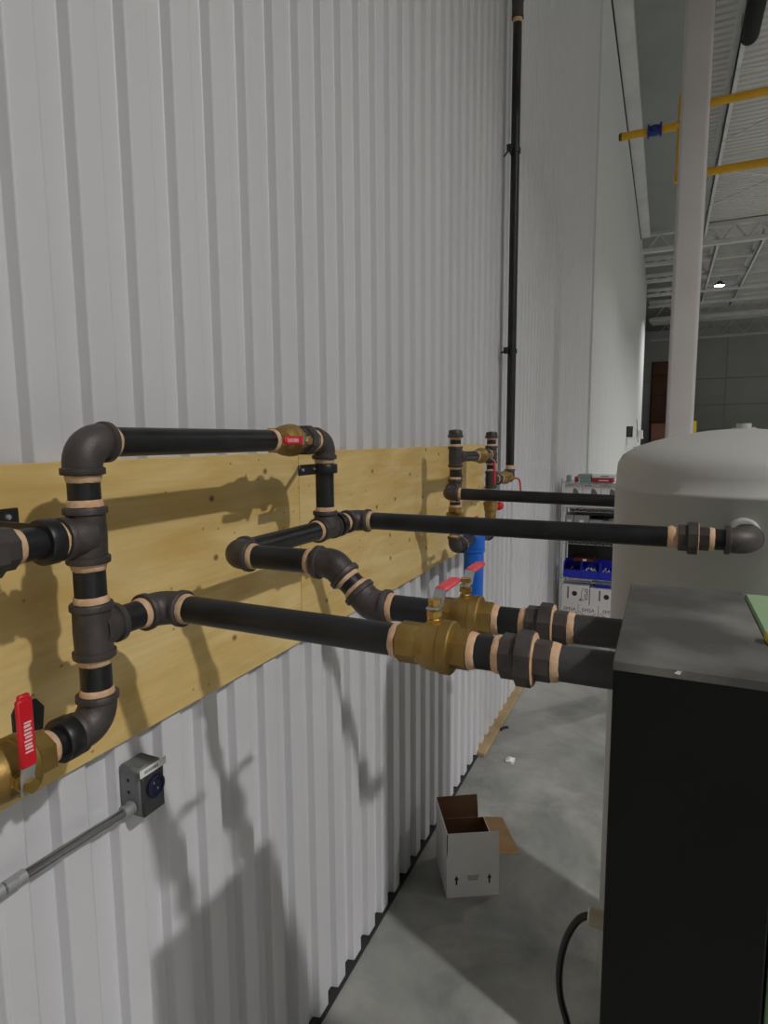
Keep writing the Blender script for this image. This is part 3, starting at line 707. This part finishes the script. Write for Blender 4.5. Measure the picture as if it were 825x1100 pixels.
flap([(.001, .002, H), (W-.001, .002, H), (W-.004, .001, H+FL), (.003, .003, H+FL)], (0, -1, 0), ('carton_white', 'kraft_dark'), 'white front flap standing straight up')
part('corner_slit', G().box((-.0008, -.0008, H), (.0028, .004, H+FL-.004), mt), 'ink', t, 'dark open slit between the flaps', smooth=False)
flap([(.002, .004, H), (.002, D-.004, H), (.001, D-.006, H+FL), (.004, .008, H+FL)], (-1, 0, 0), ('carton_white', 'kraft_dark'), 'white left flap standing up')
flap([(.004, D-.003, H), (W-.030, D-.003, H), (W-.034, D+.012, H+FL), (.004, D+.006, H+FL)], (0, 1, 0), ('kraft_dark', 'kraft_dark'), 'brown back flap standing up')
flap([(W-.001, .004, H), (W+.098, -.006, H-.002), (W+.088, .262, H+.004), (W-.001, D-.004, H)], (0, 0, -1), ('kraft', 'kraft'), 'kraft brown side flap folded out level to the right')
def arrow(x):
    z = .085
    pts = [(x-.0042, z-.022), (x+.0042, z-.022), (x+.0042, z+.003), (x+.0105, z+.003), (x, z+.025), (x-.0105, z+.003), (x-.0042, z+.003)]
    return G().plate([mt @ V(a, -.0006, b) for a, b in pts], mt.to_3x3() @ V(0, .0005, 0))
for x in (.045, W-.045): part('arrow', arrow(x), 'ink', t, 'printed black up arrow', smooth=False)
g = G()
for z, a, b in ((.103, .095, .150), (.094, .100, .143), (.085, .100, .140)):
    x = a
    while x < b: wv = random.uniform(.003, .007); g.box((x, -.0005, z-.0025), (x+wv, -.0001, z+.0025), mt); x += wv+.0018
tag(part('print', g, 'grey_ink', t, 'small grey printed lines', smooth=False), kind='stuff')
# scrap on the floor
g = G(); base = V(.22, 3.77, 0); vs = []
for i in range(6):
    for j in range(6): vs.append(base + V((i-2.5)*.011, (j-2.5)*.012, .004 + (.022*math.exp(-((i-2.5)**2+(j-2.5)**2)/4) + random.uniform(0, .012))))
g.add(vs, [(i*6+j, i*6+j+1, (i+1)*6+j+1, (i+1)*6+j) for i in range(5) for j in range(5)])
vs2 = [V(p.x, p.y, 0.0005) for p in vs]; g.add(vs2, [(i*6+j, (i+1)*6+j, (i+1)*6+j+1, i*6+j+1) for i in range(5) for j in range(5)])
solo('paper_scrap', g, 'white_label', 'small crumpled white scrap on the floor near the wall', 'scrap', None, base, smooth=False)
g = G().tube([(.06, 4.16, .009), (.075, 4.2, .010), (.10, 4.22, .009)], .009, 8)
solo('offcut', g, 'rubber', 'tiny dark offcut on the floor against the wall base', 'scrap', None, (.06, 4.16, 0))

# ------------------------------------------------------------------ steel column
YC = 5.4; x0, x1 = 1.050, 1.248
g = G(); rc = .03; dp = .2; pts = []
for cx_, cy_, a0 in ((x1-rc, YC+rc, -90), (x1-rc, YC+dp-rc, 0), (x0+rc, YC+dp-rc, 90), (x0+rc, YC+rc, 180)):
    for i in range(6): a = math.radians(a0+18*i); pts.append(V(cx_+rc*math.cos(a), cy_+rc*math.sin(a), 0.02))
t = thing('steel_column', ((x0+x1)/2, YC+dp/2, 0), 'white square steel column rising to the roof behind the tank', 'column')
part('shaft', G().plate(pts, (0, 0, HZ-.1)), 'column', t, ang=40)
part('base_plate', G().cbox((x0-.08, YC-.08, 0), (x1+.08, YC+dp+.08, .02), .002), 'column', t)

# ------------------------------------------------------------------ yellow gas pipes
YG = 8.0; rg = .042
t = thing('gas_pipe', (.44, YG, 5.55), 'yellow gas pipe with a blue valve behind the white column', 'pipe')
part('pipe', G().cyl((.43, YG, 5.545), (1.066, YG, 5.545), rg, 18), 'gas_yellow', t)
part('pipe', G().cyl((1.066, YG, 4.95), (1.066, YG, 5.86), rg, 18), 'gas_yellow', t)
part('pipe', G().cyl((1.066, YG, 5.72), (3.2, YG, 5.72), rg, 18), 'gas_yellow', t)
part('pipe', G().cyl((1.066, YG, 5.005), (3.2, YG, 5.005), rg, 18), 'gas_yellow', t)
part('elbow', G().lathe((1.066, YG, 4.94), Z_, [(0, rg), (.01, rg*1.2), (.11, rg*1.2), (.12, rg)], 16), 'gas_yellow', t)
part('end_plug', G().lathe((.415, YG, 5.545), X_, [(0, rg*.8), (.02, rg*1.05), (.03, rg*1.05)], 16), 'dark_red', t, label='dark plugged end')
vb = part('valve', G().lathe((.72, YG, 5.545), X_, [(0, rg*1.75), (.022, rg*1.75), (.022, rg*1.25), (.06, rg*1.45), (.09, rg*1.45), (.128, rg*1.25), (.128, rg*1.75), (.15, rg*1.75)], 22), 'valve_blue', t, label='dark blue flanged gas valve')
part('valve_stem', G().cyl((.795, YG, 5.545), (.795, YG-.09, 5.545), .025, 12), 'valve_blue', vb)
# black tube heater end
solo('flue_tube', G().lathe((1.485, 3.2, 5.0), Y_, [(0, .062), (2.30, .062), (2.34, .055), (2.365, .035), (2.37, .004)], 20), 'cabinet_black', 'thick black round-ended tube hanging below the roof at top right', 'tube', None, (1.485, 3.2, 5.0))
solo('flue_hanger', G().cyl((1.485, 3.6, 5.06), (1.485, 3.6, HZ), .008, 8), 'zinc', 'thin rod holding up the black round-ended tube', 'rod', None, (1.485, 3.6, 5.06))

# ------------------------------------------------------------------ wire shelf with stock
RY0, RY1, RX0, RX1 = 6.80, 7.22, .062, 1.22
t = thing('wire_shelf', (RX0, RY0, 0), 'chrome wire shelving against the white wall behind the tank', 'shelf')
for x in (RX0, RX1):
    for y in (RY0, RY1): part('post', G().cyl((x, y, 0), (x, y, 1.66), .0125, 12), 'chrome', t)
SZ = (.10, .575, .99, 1.345, 1.615)
for z in SZ:
    g = G()
    for y in (RY0, RY1):
        g.cyl((RX0, y, z), (RX1, y, z), .005, 6); g.cyl((RX0, y, z-.035), (RX1, y, z-.035), .004, 6)
        k2 = 0; x = RX0
        while x < RX1-.04: g.cyl((x, y, z if k2 % 2 else z-.035), (x+.04, y, z-.035 if k2 % 2 else z), .0025, 5); x += .04; k2 += 1
    for x in (RX0, RX1): g.cyl((x, RY0, z), (x, RY1, z), .005, 6)
    x = RX0+.04
    while x < RX1: g.cyl((x, RY0, z+.004), (x, RY1, z+.004), .0022, 5); x += .05
    part('wire_deck', g, 'chrome', t)
def carton(x0, x1, z0, h, m, lab, d=.3, y=RY0+.02, name='carton', cat='box', group=None):
    t = thing(name, ((x0+x1)/2, y, z0), lab, cat, group)
    part('body', G().cbox((x0, y, z0), (x1, y+d, z0+h), .003), m, t, smooth=False)
    return t
e = .007
# top shelf
zt = SZ[4]+e
tt = carton(.235, .355, zt, .045, 'teal_carton', 'teal carton lying on the top wire shelf beside the red one', .2)
tt = carton(.362, .575, zt, .050, 'red_carton', 'dark red carton lying on the top wire shelf', .2)
part('print', G().box((.43, RY0+.0195, zt+.018), (.53, RY0+.0199, zt+.030)), 'white_ink', tt, 'pale printing on the red carton', smooth=False)
tt = carton(.36, .60, zt+.0505, .032, 'carton_white', 'flat white carton on top of the dark red carton', .2, RY0+.03)
part('print', G().box((.45, RY0+.0295, zt+.063), (.53, RY0+.0299, zt+.072)), 'ink', tt, 'dark print on the white carton', smooth=False)
carton(.215, .350, zt+.0455, .04, 'bin_grey', 'flat pale grey carton on top of the teal carton', .2, RY0+.03)
carton(.185, .215, zt, .06, 'red_carton', 'narrow dark red pack standing at left of the teal carton', .1)
carton(.10, .14, zt, .075, 'bin_grey', 'small grey pack standing at the left end of the top shelf', .1)
# boxes with a dark cone picture
zz = SZ[3]+e
for i, (a, b) in enumerate(((.085, .268), (.272, .455), (.459, .642))):
    tt = carton(a, b, zz, .255, 'carton_white', ['leftmost white box with a dark cone picture under the top shelf', 'middle white box with a dark cone picture under the top shelf', 'rightmost white box under the top shelf, partly behind the tank'][i], .3, group='white boxes under the top shelf')
    y = RY0+.0195; cx_ = a+.12
    part('picture', G().plate([(cx_-.045, y, zz+.03), (cx_+.05, y, zz+.03), (cx_+.038, y, zz+.14), (cx_+.012, y, zz+.19), (cx_-.02, y, zz+.21), (cx_-.032, y, zz+.19)], (0, .0004, 0)), 'grey_ink', tt, 'dark grey cone shaped picture', smooth=False)
    part('print', G().box((a+.02, y, zz+.235), (a+.085, y+.0004, zz+.242)), 'grey_ink', tt, 'small grey print line', smooth=False)
# open front bins
def bin_(a, b, z, h, m, lab, group, d=.26, fill=None):
    t = thing('storage_bin', ((a+b)/2, RY0+.01, z), lab, 'bin', group); y0_ = RY0+.01; k2 = .006
    part('floor_panel', G().box((a, y0_, z), (b, y0_+d, z+.005)), m, t, smooth=False)
    for x in (a, b-k2): part('side_wall', G().plate([(x, y0_, z+.005), (x, y0_+d, z+.005), (x, y0_+d, z+h), (x, y0_+.05, z+h), (x, y0_, z+h*.62)], (k2, 0, 0)), m, t, smooth=False)
    part('back_wall', G().box((a+k2, y0_+d-k2, z+.005), (b-k2, y0_+d, z+h)), m, t, smooth=False)
    part('front_lip', G().box((a+k2, y0_, z+.005), (b-k2, y0_+k2, z+h*.48)), m, t, smooth=False)
    return t
zb = SZ[1]+e
for i, (a, b) in enumerate(((.095, .280), (.284, .470), (.474, .660))):
    tt = bin_(a, b, zb, .17, 'bin_blue', ['leftmost blue open-front bin on the wire shelf', 'middle blue open-front bin with small pale parts', 'right blue open-front bin half behind the tank'][i], 'blue bins')
    g = G()
    for q in range(14):
        x = random.uniform(a+.02, b-.03); y = random.uniform(RY0+.03, RY0+.2); z = zb+.0055+random.uniform(.04, .075)
        g.cyl((x, y, z), (x+random.uniform(-.02, .02), y+.02, z+.02), .007, 6)
    tag(part('loose_parts', g, ['dark_red', 'white_label', 'zinc'][i], tt, 'small loose hardware in the bin'), kind='stuff')
tt = carton(.19, .40, zb+.171, .035, 'dark_red', 'dark red flat pack lying across the blue bins', .2, RY0+.06)
part('label', G().box((.29, RY0+.0595, zb+.180), (.33, RY0+.0599, zb+.203)), 'white_label', tt, 'white label on the pack', smooth=False)
zg = SZ[2]+e
for i, (a, b, h) in enumerate(((.095, .185, .27), (.19, .345, .27), (.35, .49, .225), (.495, .60, .215))):
    tt = carton(a, b, zg, h, 'bin_grey', ['narrow grey parts box at the left of the middle shelf', 'wide tall grey parts box second from the left on the middle shelf', 'lower grey parts box third from the left on the middle shelf', 'grey parts box beside the tank on the middle shelf'][i], .3, name='parts_box', group='grey parts boxes')
    m_ = (a+b)/2; part('label', G().box((m_-.02, RY0+.0194, zg+h*.60), (m_+.025, RY0+.0199, zg+h*.82)), 'white_label', tt, 'white label', smooth=False)
for i, (z, h, yb_) in enumerate(((SZ[1], .37, .285), (SZ[2], .345, .33), (SZ[0], .42, .37))):
    carton(.10, .68, z+e, h, 'rubber', ['black tote standing behind the blue bins', 'black tote standing behind the grey parts boxes', 'black tote standing behind the white boxes on the bottom shelf'][i], .055, RY0+yb_, 'storage_tote', 'tote')  # black slabs added behind the stock to imitate the shelf shade
carton(.20, .60, SZ[2]+e+.2705, .035, 'rubber', 'flat black tray lying on the tall grey parts boxes', .26, RY0+.04, 'tray', 'tray')
# white boxes with oval marks on the lowest shelf
zl = SZ[0]+e; yb = RY0+.0195
for i, (a, b) in enumerate(((.085, .262), (.266, .470), (.474, .69))):
    tt = carton(a, b, zl, .175, 'carton_white', ['leftmost lower white box with oval mark on the bottom shelf', 'second lower white box with oval mark on the bottom shelf', 'third lower white box with oval mark, cut off by the tank'][i], .34, group='lower white boxes')
    m_ = (a+b)/2
    g = text_geo('EMSA', .055, (m_, yb, zl+.118), X_, Z_); part('print', g, 'ink', tt, 'dark printed letters', smooth=False)
    arc = [(m_+.085*math.cos(math.radians(q)), yb+.001, zl+.112+.055*math.sin(math.radians(q))) for q in range(190, 345, 10)]
    part('oval_mark', G().tube(arc, .0028, 6), 'ink', tt, 'dark curved line under the letters')
for i, (a, b) in enumerate(((.085, .372), (.380, .68))):
    z0 = zl+.1755; h = .215 - i*.02
    tt = carton(a, b, z0, h, 'carton_white', ['upper white box with a round black hole, left on the bottom shelf', 'upper white box with a round black hole, beside the tank'][i], .34, group='upper white boxes')
    c = a+.135 if i == 0 else a+.17
    part('hole', G().lathe((c, yb, z0+h*.56), -Y_, [(0, .028), (.0008, .028)], 20), 'ink', tt, 'round black hole', smooth=False)
    part('print', G().box((c-.078, yb, z0+.06), (c-.060, yb+.0004, z0+h-.02)), 'grey_ink', tt, 'vertical dark print line', smooth=False)
    if i == 0:
        part('print', text_geo('EMSA', .055, (b-.03, yb, z0+h*.55), -Z_, X_), 'ink', tt, 'dark sideways letters', smooth=False)
        arc = [(b-.045-.035*math.sin(math.radians(q)), yb+.001, z0+h*.55+.075*math.cos(math.radians(q))) for q in range(15, 170, 10)]
        part('oval_mark', G().tube(arc, .0026, 6), 'ink', tt, 'dark curved line beside the letters')
        part('badge', G().lathe((c+.065, yb, z0+.055), -Y_, [(0, .014), (.0008, .014)], 16), 'grey_ink', tt, 'small round grey mark', smooth=False)
carton(.42, .66, z0+.196, .035, 'bin_blue', 'flat dark blue pack on top of the upper white box beside the tank', .25, RY0+.05)

# ------------------------------------------------------------------ things far down the wall
YD = 19.6
t = thing('wall_shelf', (0, YD, 2.10), 'small white shelf high on the far white wall', 'shelf')
part('board', G().cbox((.0, YD, 2.05), (.46, YD+.35, 2.10), .005), 'white_label', t); part('bracket', G().cbox((.0, YD+.1, 1.85), (.03, YD+.16, 2.05), .004), 'white_label', t)
t = thing('speaker', (.09, YD+.1, 2.10), 'small black box standing on the far white shelf', 'speaker')
part('body', G().cbox((.0, YD+.02, 2.101), (.17, YD+.22, 2.42), .008), 'cabinet_black', t); part('grille', G().cbox((.02, YD+.012, 2.13), (.15, YD+.02, 2.39), .003), 'dark_grey', t)
t = thing('router', (.38, YD+.1, 2.10), 'white router with a thin dark antenna on the far shelf', 'router')
part('body', G().cbox((.27, YD+.04, 2.101), (.45, YD+.2, 2.30), .008), 'white_label', t); part('antenna', G().cyl((.33, YD+.035, 1.95), (.27, YD+.035, 2.62), .009, 8), 'dark_grey', t)
YL = 19.9
t = thing('storage_cabinet', (.25, YL, 0), 'white storage cabinet against the far wall below the small shelf', 'cabinet')
part('body', G().cbox((.01, YL+.02, 0), (.62, YL+.5, 1.64), .006), 'white_label', t); part('door', G().cbox((.02, YL, .06), (.61, YL+.02, 1.62), .004), 'white_label', t)
solo('toolbox', G().cbox((.20, YL+.06, 1.641), (.50, YL+.34, 1.80), .01), 'red_carton', 'small red toolbox on the far white cabinet', 'toolbox', None, (.35, YL+.1, 1.641))
t = thing('wooden_crate', (.9, 38, 0), 'dark brown crate stack far off between wall end and column', 'crate')
for i, (z0, z1) in enumerate(((0, .95), (.97, 1.95), (1.97, 2.85))): part('crate_panel', G().cbox((.25+i*.03, 38, z0), (1.75-i*.04, 39, z1), .02), 'brown_door', t, smooth=False)
t = thing('safety_post', (2.45, 38, 0), 'yellow post far off just right of the column', 'post')
part('post', G().cyl((2.45, 38, 0), (2.45, 38, 2.9), .16, 16), 'yellow', t); part('post_cap', G().lathe((2.45, 38, 2.9), Z_, [(0, .16), (.06, .12), (.09, .02)], 16), 'yellow', t)
